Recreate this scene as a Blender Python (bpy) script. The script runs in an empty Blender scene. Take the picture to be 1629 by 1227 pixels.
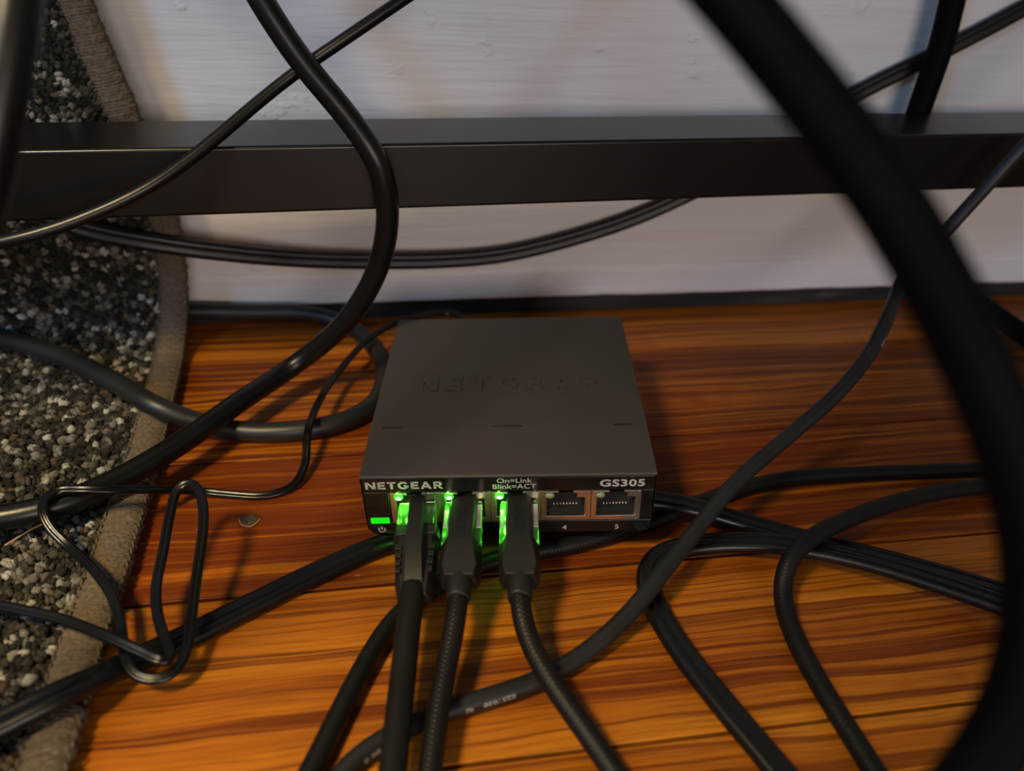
import bpy, math, random
import numpy as np
from mathutils import Vector, Matrix, Euler

# ------------------------------------------------------------------ camera, world, lights, exposure
CAM = {'h': 188.537, 'yaw': 0.18362, 'pitch': 0.57391, 'roll': 0.05179, 'f': 1228.5}
S = 0.001                      # all lengths below are in millimetres
scene = bpy.context.scene
col = scene.collection
rng = np.random.default_rng(7)
random.seed(7)

vs = scene.view_settings
scene.display_settings.display_device = 'sRGB'
vs.view_transform = 'Standard'; vs.look = 'None'; vs.gamma = 1.0; vs.use_curve_mapping = False
vs.exposure = 0.0

def cam_axes(yaw, pitch, roll):
    cy, sy, cp, sp = math.cos(yaw), math.sin(yaw), math.cos(pitch), math.sin(pitch)
    f = Vector((sy*cp, cy*cp, -sp)); r = Vector((cy, -sy, 0)); u = r.cross(f)
    cr, sr = math.cos(roll), math.sin(roll)
    return cr*r + sr*u, -sr*r + cr*u, f

cam_data = bpy.data.cameras.new('camera')
cam = bpy.data.objects.new('camera', cam_data)
col.objects.link(cam)
_r, _u, _f = cam_axes(CAM['yaw'], CAM['pitch'], CAM['roll'])
cam.matrix_world = Matrix(((_r.x, _u.x, -_f.x, 0), (_r.y, _u.y, -_f.y, 0), (_r.z, _u.z, -_f.z, CAM['h']*S), (0, 0, 0, 1)))
cam_data.sensor_fit = 'HORIZONTAL'
cam_data.sensor_width = 36.0
cam_data.lens = 36.0*CAM['f']/1629.0
cam_data.clip_start = 0.005
cam_data.dof.use_dof = True
cam_data.dof.focus_distance = 0.262
cam_data.dof.aperture_fstop = cam_data.lens/3.6      # a 3.6 mm pupil, as on a phone
scene.camera = cam

world = bpy.data.worlds.new('room_air')
scene.world = world
world.use_nodes = True
bg = world.node_tree.nodes['Background']
bg.inputs['Color'].default_value = (1.0, 0.90, 0.80, 1)
bg.inputs['Strength'].default_value = 0.14

def area(name, loc, target, sx, sy, power, colr):
    l = bpy.data.lights.new(name, 'AREA'); l.shape = 'RECTANGLE'; l.size = sx; l.size_y = sy
    l.energy = power; l.color = colr
    o = bpy.data.objects.new(name, l); col.objects.link(o)
    o.location = loc
    o.rotation_euler = (Vector(target)-Vector(loc)).to_track_quat('-Z', 'Y').to_euler()
    return o
area('window_daylight', (-0.95, -0.78, 1.02), (0.10, 0.33, 0.05), 0.30, 0.36, 9.8, (0.31, 0.58, 1.0))
area('room_lamp_light', (0.18, -0.95, 0.36), (0.05, 0.34, 0.05), 0.55, 0.30, 5.2, (1.0, 0.85, 0.755))
sl = bpy.data.lights.new('floor_fill_spot', 'SPOT'); sl.energy = 15.0; sl.color = (1.0, 0.77, 0.38); sl.shadow_soft_size = 0.05  # added warm spot, coned to brighten the left floor and spare the wall
sl.spot_size = math.radians(57); sl.spot_blend = 1.0
so = bpy.data.objects.new('floor_fill_spot', sl); col.objects.link(so); so.location = (-0.25, -0.02, 0.50)
so.rotation_euler = (Vector((-0.09, 0.15, 0.0))-so.location).to_track_quat('-Z', 'Y').to_euler()

BAR = (47.57, 280.7, 110.14, 24.0, 36.05)
RUG_EDGE = [(-110.0, 486.5), (-108.1, 474.5), (-105.2, 457.2), (-101.0, 437.8), (-96.5, 414.2), (-92.8, 389.8), (-94.4, 363.2), (-98.5, 332.5), (-95.7, 289.0), (-92.4, 245.8), (-91.6, 220.9), (-90.4, 199.2), (-89.6, 177.7), (-89.6, 161.3), (-88.9, 146.6), (-88.0, 131.7), (-87.7, 120.5), (-87.1, 108.0)]
RUG = {'YF': 312.0, 'R': 28.0, 'h': 5.0}
PATHS = {
  'A': [(-156.6, 347.1, 385.6), (-98.0, 315.7, 273.9), (-39.3, 284.3, 162.2), (-35.3, 282.1, 154.5), (-24.6, 278.6, 137.5), (-9.9, 273.9, 119.6), (-0.8, 270.0, 105.3), (1.5, 272.0, 86.8), (-3.5, 276.4, 62.7), (-17.1, 280.2, 38.8), (-39.6, 286.5, 16.0), (-59.7, 263.3, 13.8), (-74.3, 240.7, 14.2), (-91.2, 221.4, 13.8), (-107.0, 208.1, 14.3), (-124.0, 203.4, 14.3), (-138.2, 202.7, 14.3), (-183.1, 200.3, 14.3), (-228.0, 197.9, 14.3)],
  'B': [(238.5, 381.9, 283.9), (130.9, 342.2, 222.7), (23.3, 302.5, 161.5), (9.9, 297.5, 153.9), (-12.1, 290.7, 141.0), (-26.3, 287.7, 132.4), (-38.2, 282.4, 124.6), (-60.6, 268.0, 109.3), (-76.0, 259.2, 100.8), (-95.0, 253.2, 93.6), (-107.7, 249.6, 90.2), (-118.6, 247.9, 88.2), (-131.7, 248.1, 86.5), (-176.7, 248.5, 86.5), (-221.7, 249.0, 86.5)],
  'CR': [(-202.3, 324.4, 71.4), (-172.3, 325.2, 71.4), (-142.4, 326.0, 71.4), (-123.6, 326.5, 61.8), (-93.3, 327.5, 53.8), (-59.2, 334.5, 45.0), (-32.7, 341.0, 39.4), (-4.1, 344.0, 36.7), (25.8, 346.0, 35.4), (56.7, 348.0, 36.7), (87.9, 349.0, 43.2), (119.1, 350.0, 52.7), (142.0, 350.5, 62.5), (164.4, 351.0, 74.1), (184.4, 351.3, 87.1), (206.5, 351.5, 102.3), (228.4, 351.5, 115.7), (256.0, 351.5, 129.7), (277.6, 351.5, 141.3), (295.6, 351.5, 151.5), (314.0, 351.5, 161.8), (427.2, 351.5, 225.7), (540.5, 351.5, 289.5)],
  'D': [(-127.2, 346.5, 13.6), (-91.0, 346.5, 11.9), (-65.3, 346.5, 10.3), (-41.7, 345.5, 9.6), (-20.8, 339.6, 6.0), (-6.1, 314.6, 4.0), (-3.0, 291.4, 4.0), (-9.1, 269.4, 4.0), (-24.1, 258.3, 4.0), (-43.4, 255.5, 4.0), (-60.3, 257.6, 4.0), (-76.7, 260.6, 7.5), (-91.0, 263.2, 14.4), (-107.6, 279.4, 14.4), (-126.6, 296.6, 14.0), (-148.6, 312.4, 14.0), (-166.7, 321.5, 14.0), (-187.0, 328.7, 14.0), (-208.2, 336.2, 14.0), (-229.4, 343.7, 14.0)],
  'E': [(36.9, 289.8, 19.1), (37.8, 295.7, 19.2), (30.6, 325.4, 17.0), (21.2, 327.1, 16.5), (6.3, 325.9, 14.0), (-8.5, 314.3, 12.0), (-22.1, 289.7, 10.0), (-29.5, 265.5, 10.5), (-32.6, 244.4, 10.5), (-33.4, 233.0, 4.5), (-37.5, 224.1, 2.0), (-47.2, 220.9, 1.2), (-58.2, 222.4, 1.5), (-71.1, 224.0, 3.0), (-81.7, 214.1, 13.0), (-90.8, 208.3, 18.8), (-99.6, 207.2, 20.5), (-106.8, 207.7, 20.5), (-109.7, 203.7, 20.3), (-109.0, 199.2, 19.0), (-106.3, 195.1, 16.0), (-99.9, 189.8, 12.0), (-90.3, 179.5, 12.0), (-82.6, 169.0, 10.5), (-78.7, 159.7, 8.0), (-74.6, 148.5, 9.5), (-71.6, 143.8, 8.0), (-66.2, 141.8, 7.2), (-61.0, 143.7, 7.5), (-59.2, 150.5, 8.5), (-59.2, 159.3, 11.0), (-59.1, 173.9, 16.0), (-58.9, 186.8, 21.0), (-60.6, 195.7, 24.0), (-64.8, 202.0, 25.0), (-68.4, 201.1, 24.0), (-69.8, 194.2, 21.0), (-70.3, 180.3, 16.0), (-70.5, 169.4, 13.0), (-67.7, 158.4, 12.0), (-64.1, 150.5, 10.5), (-62.2, 147.0, 9.5), (-63.7, 144.9, 10.0), (-67.5, 147.0, 10.5), (-78.2, 152.7, 12.0), (-93.2, 160.8, 12.5), (-111.4, 167.4, 13.0), (-122.4, 170.7, 13.0), (-143.9, 177.3, 13.0), (-165.4, 183.9, 13.0)],
  'FH': [(-158.4, 98.6, 12.0), (-131.7, 112.3, 12.0), (-105.0, 126.0, 12.0), (-98.1, 129.6, 12.0), (-90.7, 133.6, 12.6), (-84.5, 137.1, 12.6), (-79.7, 145.2, 7.2), (-73.5, 152.5, 3.1), (-61.6, 159.7, 2.3), (-45.2, 169.4, 2.3), (-27.3, 179.9, 2.3), (-15.6, 186.0, 2.3), (-3.3, 191.6, 2.3), (13.8, 194.9, 2.3), (36.0, 198.3, 2.7), (58.6, 199.3, 5.2), (76.1, 197.6, 8.3), (91.6, 195.2, 8.4), (101.9, 191.2, 8.0), (113.0, 188.5, 5.2), (125.6, 183.7, 3.0), (140.8, 175.9, 2.3), (159.0, 166.3, 2.3), (177.9, 155.8, 2.3), (193.7, 145.7, 2.3), (208.8, 136.1, 2.3), (284.8, 87.9, 2.3), (360.8, 39.6, 2.3)],
  'I': [(112.0, 35.4, 2.3), (104.0, 61.7, 2.3), (95.9, 88.0, 2.3), (92.7, 98.6, 2.3), (85.6, 118.9, 2.3), (79.8, 138.5, 2.3), (77.4, 155.4, 2.4), (78.7, 166.9, 2.7), (85.2, 174.6, 3.0), (97.9, 177.9, 3.0), (114.8, 175.8, 4.6), (128.1, 171.1, 6.6), (143.0, 164.9, 7.0), (153.4, 159.5, 7.0), (170.9, 148.1, 7.0), (185.3, 137.4, 7.0), (196.9, 127.5, 7.0), (265.4, 69.1, 7.0), (333.9, 10.7, 7.0)],
  'GKJ': [(-107.1, -57.8, 2.9), (-68.0, 23.3, 2.9), (-28.8, 104.3, 2.9), (-23.6, 115.1, 2.9), (-17.1, 130.5, 2.9), (-9.6, 146.7, 2.9), (-3.1, 157.7, 2.9), (4.8, 165.6, 2.9), (14.0, 172.2, 2.9), (26.8, 177.6, 2.9), (41.9, 180.7, 2.9), (59.7, 183.4, 2.9), (78.7, 188.1, 2.9), (99.6, 195.5, 2.9), (118.9, 202.0, 2.9), (135.9, 206.7, 2.9), (154.7, 208.5, 2.9), (178.1, 208.0, 2.9), (204.1, 206.5, 2.9), (230.8, 205.3, 2.9), (249.6, 204.1, 2.9), (256.0, 199.6, 2.9), (243.2, 196.3, 3.2), (224.8, 194.4, 4.5), (200.4, 191.0, 6.5), (174.8, 184.3, 9.0), (151.8, 175.3, 12.0), (133.2, 166.8, 13.4), (123.0, 160.6, 10.5), (118.5, 152.7, 4.4), (115.7, 138.3, 2.9), (115.3, 118.7, 2.9), (116.4, 100.6, 2.9), (117.3, 84.9, 2.9), (118.6, 64.9, 2.9), (119.8, 44.9, 2.9)],
  'M': [(-97.7, -59.6, 2.8), (-59.5, 21.9, 2.8), (-21.3, 103.3, 2.8), (-17.0, 112.4, 2.8), (-9.8, 117.9, 2.8), (-1.7, 122.1, 2.8), (15.3, 127.2, 2.8), (25.9, 129.4, 2.8), (37.0, 132.4, 2.8), (51.1, 138.8, 3.5), (66.6, 148.3, 7.0), (80.7, 160.1, 11.0), (96.5, 173.9, 15.0), (114.1, 187.8, 21.0), (138.0, 202.5, 27.0), (161.8, 215.2, 36.0), (181.2, 229.5, 45.0), (197.2, 246.7, 53.0), (216.3, 268.8, 57.2), (225.4, 271.3, 68.7), (236.4, 274.0, 82.7), (247.2, 276.6, 96.3), (255.7, 277.1, 109.7), (268.8, 277.9, 126.0), (350.3, 282.8, 227.1), (431.7, 287.6, 328.3)],
  'N': [(-91.3, 271.4, 325.0), (-26.5, 184.4, 253.4), (38.2, 97.4, 181.7), (41.1, 93.6, 178.6), (48.4, 85.7, 170.4), (54.8, 78.1, 162.6), (59.2, 71.6, 155.8), (63.5, 65.6, 147.8), (67.9, 60.7, 139.8), (71.0, 56.3, 132.1), (72.7, 52.0, 124.2), (72.3, 47.9, 116.1), (70.4, 44.8, 109.0), (67.2, 42.6, 102.9), (63.0, 40.6, 96.7), (32.4, 25.6, 52.2), (1.9, 10.7, 7.7)],
  'O': [(-8.0, 293.5, 391.4), (-33.2, 226.7, 282.7), (-58.4, 160.0, 174.0), (-59.6, 156.6, 168.6), (-62.3, 151.3, 157.9), (-64.8, 147.8, 150.0), (-66.6, 145.6, 144.4), (-69.4, 143.2, 138.1), (-73.6, 140.1, 130.3), (-109.7, 113.3, 130.3), (-145.9, 86.6, 130.3)],
  'PQ': [(215.7, 340.0, 427.5), (231.7, 340.0, 298.5), (247.8, 340.0, 169.5), (249.6, 340.0, 155.1), (250.5, 339.0, 134.8), (249.0, 338.0, 109.0), (250.0, 338.0, 83.9), (255.7, 338.0, 61.7), (271.5, 340.0, 38.6), (298.5, 341.0, 17.5), (318.7, 326.3, 7.5), (322.4, 301.6, 6.0), (325.8, 275.0, 6.0), (335.5, 200.6, 6.0), (345.2, 126.3, 6.0)],
  'E1': [(3.2, 159.3, 14.8), (2.9, 156.5, 14.8), (2.6, 153.5, 14.6), (1.6, 147.9, 14.6), (-0.4, 133.2, 13.6), (-2.6, 117.3, 13.0), (-4.2, 105.2, 12.5), (-5.4, 96.0, 12.5), (-17.3, 6.8, 12.5), (-29.3, -82.4, 12.5)],
  'E2': [(17.0, 160.3, 16.1), (16.3, 155.4, 16.0), (15.7, 151.4, 16.0), (15.1, 148.5, 15.7), (13.0, 140.7, 13.0), (9.4, 128.4, 10.5), (6.7, 117.3, 8.5), (4.6, 107.3, 7.0), (2.8, 98.4, 6.0), (-14.9, 10.2, 6.0), (-32.6, -78.1, 6.0)],
  'E3': [(34.5, 157.5, 17.2), (33.8, 152.6, 17.1), (33.1, 148.7, 17.1), (32.8, 145.7, 16.9), (33.5, 140.9, 13.6), (35.2, 133.5, 12.2), (38.6, 125.2, 10.0), (42.6, 117.4, 8.0), (46.7, 109.9, 5.5), (50.3, 102.9, 3.6), (53.5, 93.3, 3.0), (82.5, 8.1, 3.0), (111.5, -77.1, 3.0)],
}
STRAW = ((-123.5, 199.4, 6.2), (-110.1, 212.9, 6.2))
CHIP = (-50.9, 209.2)
PRINT = [('E251038', (20.0, 126.6), 9.0), ('RU', (14.8, 125.7), 1.9), ('80 0', (-12.1, 115.5), 5.0), ('AWM', (184.1, 231.4), 5.0)]
# ------------------------------------------------------------------ helpers
def link(name, verts, faces, mat, parent=None, smooth=True, mm=True):
    me = bpy.data.meshes.new(name)
    v = np.asarray(verts, dtype=float)
    if mm: v = v*S
    me.from_pydata(v.tolist(), [], [list(f) for f in faces])
    if smooth: me.shade_smooth()
    else: me.shade_flat()
    if mat: me.materials.append(mat)
    me.update()
    o = bpy.data.objects.new(name, me); col.objects.link(o)
    if parent: o.parent = parent
    return o

def empty(name, label, cat, loc=(0, 0, 0), rot=None, group=None):
    o = bpy.data.objects.new(name, None); col.objects.link(o)
    o.empty_display_size = 0.01
    o.location = Vector(loc)*S
    if rot is not None: o.rotation_euler = rot
    return tag(o, label, cat, group)

def tag(o, label, cat, group=None):
    o['label'] = label; o['category'] = cat
    if group: o['group'] = group
    return o

def structure(o):
    o['kind'] = 'structure'; return o

class MB:
    """collects simple shapes into one mesh (mm)"""
    def __init__(self): self.v = []; self.f = []
    def add(self, verts, faces):
        b = len(self.v); self.v += [tuple(map(float, p)) for p in verts]; self.f += [tuple(i+b for i in q) for q in faces]
    def box(self, x0, x1, y0, y1, z0, z1):
        self.add([(x0,y0,z0),(x1,y0,z0),(x1,y1,z0),(x0,y1,z0),(x0,y0,z1),(x1,y0,z1),(x1,y1,z1),(x0,y1,z1)],
                 [(0,3,2,1),(4,5,6,7),(0,1,5,4),(1,2,6,5),(2,3,7,6),(3,0,4,7)])
    def loft(self, rings, cap=True):
        n = len(rings[0]); b = len(self.v)
        for r in rings: self.v += [tuple(map(float, p)) for p in r]
        for i in range(len(rings)-1):
            for j in range(n):
                k = (j+1) % n
                self.f.append((b+i*n+j, b+i*n+k, b+(i+1)*n+k, b+(i+1)*n+j))
        if cap:
            self.f.append(tuple(b+j for j in range(n))[::-1])
            self.f.append(tuple(b+(len(rings)-1)*n+j for j in range(n)))
    def prism(self, poly, y0, y1):
        """poly in (x,z), extruded along y"""
        self.loft([[(x, y0, z) for x, z in poly], [(x, y1, z) for x, z in poly]])
    def build(self, name, mat, parent=None, smooth=False, bevel=0.0, seg=2):
        o = link(name, self.v, self.f, mat, parent, smooth)
        import bmesh
        bm = bmesh.new(); bm.from_mesh(o.data); bmesh.ops.recalc_face_normals(bm, faces=bm.faces); bm.to_mesh(o.data); bm.free()
        if bevel:
            m = o.modifiers.new('bevel', 'BEVEL'); m.width = bevel*S; m.segments = seg; m.limit_method = 'ANGLE'; m.angle_limit = math.radians(30)
            o.data.shade_smooth()
            try:
                m.harden_normals = True
            except Exception: pass
        return o

def rrect(w, h, r, n=4, cx=0, cz=0):
    p = []
    for sx, sz, a0 in ((1, 1, 0), (-1, 1, 90), (-1, -1, 180), (1, -1, 270)):
        for i in range(n+1):
            a = math.radians(a0+90*i/n)
            p.append((cx+sx*(w/2-r)+r*math.cos(a), cz+sz*(h/2-r)+r*math.sin(a)))
    return p

def spline(pts, step=1.0, smooth=4.0):
    P = np.asarray(pts, float)
    P = np.vstack([2*P[0]-P[1], P, 2*P[-1]-P[-2]])
    out = []
    for i in range(1, len(P)-2):
        p0, p1, p2, p3 = P[i-1:i+3]
        t0 = 0; t1 = t0+np.linalg.norm(p1-p0)**.5; t2 = t1+np.linalg.norm(p2-p1)**.5; t3 = t2+np.linalg.norm(p3-p2)**.5
        n = max(4, int(np.linalg.norm(p2-p1)/step*2))
        for t in np.linspace(t1, t2, n, endpoint=False):
            a1 = (t1-t)/(t1-t0)*p0+(t-t0)/(t1-t0)*p1; a2 = (t2-t)/(t2-t1)*p1+(t-t1)/(t2-t1)*p2; a3 = (t3-t)/(t3-t2)*p2+(t-t2)/(t3-t2)*p3
            b1 = (t2-t)/(t2-t0)*a1+(t-t0)/(t2-t0)*a2; b2 = (t3-t)/(t3-t1)*a2+(t-t1)/(t3-t1)*a3
            out.append((t2-t)/(t2-t1)*b1+(t-t1)/(t2-t1)*b2)
    out.append(P[-2])
    Q = resample(np.array(out), step)
    k = int(smooth/step)
    for _ in range(2):
        if k > 0:
            w = 2*k+1
            pad = np.vstack([2*Q[0]-Q[k:0:-1], Q, 2*Q[-1]-Q[-2:-k-2:-1]])
            c = np.cumsum(np.vstack([np.zeros(3), pad]), axis=0)
            Q = (c[w:]-c[:-w])/w
    return resample(Q, step)

def resample(Q, step):
    d = np.r_[0, np.cumsum(np.linalg.norm(np.diff(Q, axis=0), axis=1))]
    n = max(2, int(d[-1]/step)+1); s = np.linspace(0, d[-1], n)
    return np.stack([np.interp(s, d, Q[:, i]) for i in range(3)], 1)

def frames(Q, hint):
    T = np.gradient(Q, axis=0); T /= np.linalg.norm(T, axis=1)[:, None]
    hint = np.asarray(hint, float)
    h = np.broadcast_to(hint, T.shape) if hint.ndim == 1 else hint
    N = h-(h*T).sum(1)[:, None]*T; N /= np.maximum(np.linalg.norm(N, axis=1)[:, None], 1e-6)
    return T, N, np.cross(T, N)

def sweep(name, Q, prof, mat, parent=None, hint=(0, 0, 1)):
    """prof: (n,2) of (b,n) offsets, or a function s_index -> (n,2)"""
    T, N, B = frames(Q, hint)
    m = len(Q)
    rings = []
    for i in range(m):
        p = prof(i) if callable(prof) else prof
        rings.append(Q[i]+p[:, :1]*B[i]+p[:, 1:]*N[i])
    n = len(rings[0]); V = np.vstack(rings)
    idx = np.arange(m*n).reshape(m, n); nx = np.roll(idx, -1, 1)
    F = np.stack([idx[:-1], idx[1:], nx[1:], nx[:-1]], -1).reshape(-1, 4).tolist()
    F.append(list(range(n))); F.append(list(range((m-1)*n, m*n))[::-1])
    return link(name, V, F, mat, parent)

def circ(r, n=24, k=1.0):
    a = np.arange(n)*2*np.pi/n
    return np.stack([r*np.cos(a), r*k*np.sin(a)], 1)

def lobes(w, t, n):
    """outline of n joined round conductors, total width w, thickness t"""
    r = t/2; cs = np.linspace(-(w/2-r), w/2-r, n)
    xs = -np.cos(np.linspace(0, np.pi, 18*n))*w/2
    top = np.zeros_like(xs)
    for c in cs: top = np.maximum(top, np.sqrt(np.maximum(r*r-(xs-c)**2, 0)))
    top = np.maximum(top, np.where(np.abs(xs) < w/2-r, t*0.43, 0))
    up = np.stack([xs, top], 1)[::-1]; lo = np.stack([xs, -top], 1)[1:-1]
    return np.vstack([up, lo])

# ------------------------------------------------------------------ materials
def nmat(name):
    m = bpy.data.materials.new(name); m.use_nodes = True
    nt = m.node_tree; b = nt.nodes['Principled BSDF']
    return m, nt, b
def setp(b, **k):
    for n, v in k.items():
        b.inputs[n.replace('_', ' ')].default_value = v
def node(nt, t, **k):
    n = nt.nodes.new(t)
    for a, v in k.items(): setattr(n, a, v)
    return n
def coords(nt, scale=(1, 1, 1), kind='Object', loc=(0, 0, 0)):
    tc = node(nt, 'ShaderNodeTexCoord'); mp = node(nt, 'ShaderNodeMapping')
    mp.inputs['Scale'].default_value = scale; mp.inputs['Location'].default_value = loc
    nt.links.new(tc.outputs[kind], mp.inputs['Vector']); return mp.outputs['Vector']
def noise(nt, vec, scale, detail=4, rough=.55, dist=0):
    n = node(nt, 'ShaderNodeTexNoise'); n.inputs['Scale'].default_value = scale; n.inputs['Detail'].default_value = detail
    n.inputs['Roughness'].default_value = rough; n.inputs['Distortion'].default_value = dist
    if vec is not None: nt.links.new(vec, n.inputs['Vector'])
    return n
def ramp(nt, fac, stops):
    r = node(nt, 'ShaderNodeValToRGB'); e = r.color_ramp.elements
    while len(e) < len(stops): e.new(.5)
    for i, (p, c) in enumerate(stops):
        e[i].position = p; e[i].color = (*c, 1) if len(c) == 3 else c
    nt.links.new(fac, r.inputs['Fac']); return r
def bump(nt, b, h, strength, dist=0.0005):
    n = node(nt, 'ShaderNodeBump'); n.inputs['Strength'].default_value = strength; n.inputs['Distance'].default_value = dist
    nt.links.new(h, n.inputs['Height']); nt.links.new(n.outputs['Normal'], b.inputs['Normal']); return n
def mixc(nt, a, b_, fac, mode='MIX'):
    n = node(nt, 'ShaderNodeMix', data_type='RGBA', blend_type=mode)
    for s, v in (('A', a), ('B', b_)):
        if isinstance(v, tuple): n.inputs[6 if s == 'A' else 7].default_value = (*v, 1)
        else: nt.links.new(v, n.inputs[6 if s == 'A' else 7])
    if isinstance(fac, (int, float)): n.inputs[0].default_value = fac
    else: nt.links.new(fac, n.inputs[0])
    return n.outputs[2]

def rubber(name, c, rough, spec=.5, bump_s=.15, bscale=900, var=1.0):
    m, nt, b = nmat(name); setp(b, Base_Color=(*c, 1), Roughness=rough, Specular_IOR_Level=spec)
    v = coords(nt); n = noise(nt, v, bscale, 3); bump(nt, b, n.outputs['Fac'], bump_s, .0002)
    n2 = noise(nt, v, 60, 4)
    r = ramp(nt, n2.outputs['Fac'], [(.3, tuple(x*(1-.2*var) for x in c)), (.75, tuple(x*(1+.35*var) for x in c))]); nt.links.new(r.outputs['Color'], b.inputs['Base Color'])
    return m
M_glossrub = rubber('black_vinyl_cable', (.0042, .0042, .0046), .32, .36)
M_satinrub = rubber('satin_black_cable', (.006, .006, .0065), .40, .40)
M_greysatin = rubber('dark_grey_cable', (.011, .0113, .012), .42, .45)
M_lead = rubber('black_lead', (.0025, .0025, .0028), .24, .36)
M_matterub = rubber('matte_black_cable', (.0055, .0055, .0055), .62, .2)
M_dullrub = rubber('dull_black_cable', (.002, .002, .002), .65, .06)
M_greyrub = rubber('charcoal_cable', (.011, .011, .012), .48, .40)
M_braid = rubber('black_braided_nylon', (.0050, .0046, .0046), .46, .27, .3, 2500)
M_boot = rubber('black_plug_plastic', (.0095, .0092, .0093), .48, .34, .25, 1600, .3)
M_lid = rubber('black_powder_coat', (.036, .0315, .0305), .50, .45, .35, 2600, .15)
M_barpaint = rubber('black_bar_paint', (.0032, .0030, .0028), .30, .5, .08, 1500)

m, nt, b = nmat('gloss_black_plastic'); M_front = m
setp(b, Base_Color=(.006, .006, .006, 1), Roughness=.16)
m, nt, b = nmat('recess_shade'); M_recess_shade = m
setp(b, Base_Color=(.004, .004, .004, 1), Roughness=.7)  # near black, puts the shade of slots and port recesses into colour
m, nt, b = nmat('nickel_shield'); M_nickel = m
setp(b, Base_Color=(.72, .68, .62, 1), Metallic=1.0, Roughness=.30)
m, nt, b = nmat('bright_metal'); M_bright = m
setp(b, Base_Color=(.85, .82, .78, 1), Metallic=1.0, Roughness=.38)
m, nt, b = nmat('gold_contact'); M_gold = m
setp(b, Base_Color=(.95, .85, .65, 1), Metallic=.6, Roughness=.35)
m, nt, b = nmat('clear_polycarbonate'); M_clear = m
nt.nodes.remove(b); out_ = nt.nodes['Material Output']
tl = node(nt, 'ShaderNodeBsdfTranslucent'); tl.inputs['Color'].default_value = (.55, .70, .50, 1)
tp = node(nt, 'ShaderNodeBsdfTransparent'); tp.inputs['Color'].default_value = (.80, .88, .80, 1)
gl = node(nt, 'ShaderNodeBsdfGlossy'); gl.inputs['Roughness'].default_value = .15; gl.inputs['Color'].default_value = (.9, .9, .9, 1)
mx = node(nt, 'ShaderNodeMixShader'); mx.inputs[0].default_value = .45; nt.links.new(tl.outputs[0], mx.inputs[1]); nt.links.new(tp.outputs[0], mx.inputs[2])
fr_ = node(nt, 'ShaderNodeFresnel'); fr_.inputs['IOR'].default_value = 1.5
mx2 = node(nt, 'ShaderNodeMixShader'); nt.links.new(fr_.outputs[0], mx2.inputs[0]); nt.links.new(mx.outputs[0], mx2.inputs[1]); nt.links.new(gl.outputs[0], mx2.inputs[2])
nt.links.new(mx2.outputs[0], out_.inputs['Surface'])
m, nt, b = nmat('white_print'); M_print = m
setp(b, Base_Color=(.38, .355, .345, 1), Roughness=.6)
m, nt, b = nmat('grey_print'); M_greyprint = m
setp(b, Base_Color=(.34, .33, .33, 1), Roughness=.6)
m, nt, b = nmat('unlit_led'); M_ledoff = m
setp(b, Base_Color=(.16, .22, .13, 1), Roughness=.3)
m, nt, b = nmat('green_led_lit'); M_led = m
setp(b, Base_Color=(.02, .1, .02, 1), Emission_Color=(.02, 1.0, .015, 1), Emission_Strength=1.6)
m, nt, b = nmat('green_led_core'); M_core = m
setp(b, Base_Color=(.1, .2, .1, 1), Emission_Color=(.55, 1.0, .45, 1), Emission_Strength=6.0)
m, nt, b = nmat('green_power_light'); M_power = m
setp(b, Base_Color=(.0, .1, .0, 1), Emission_Color=(.002, .78, .006, 1), Emission_Strength=1.0)
m, nt, b = nmat('rubber_foot'); M_foot = m
setp(b, Base_Color=(.01, .01, .01, 1), Roughness=.8)

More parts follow.
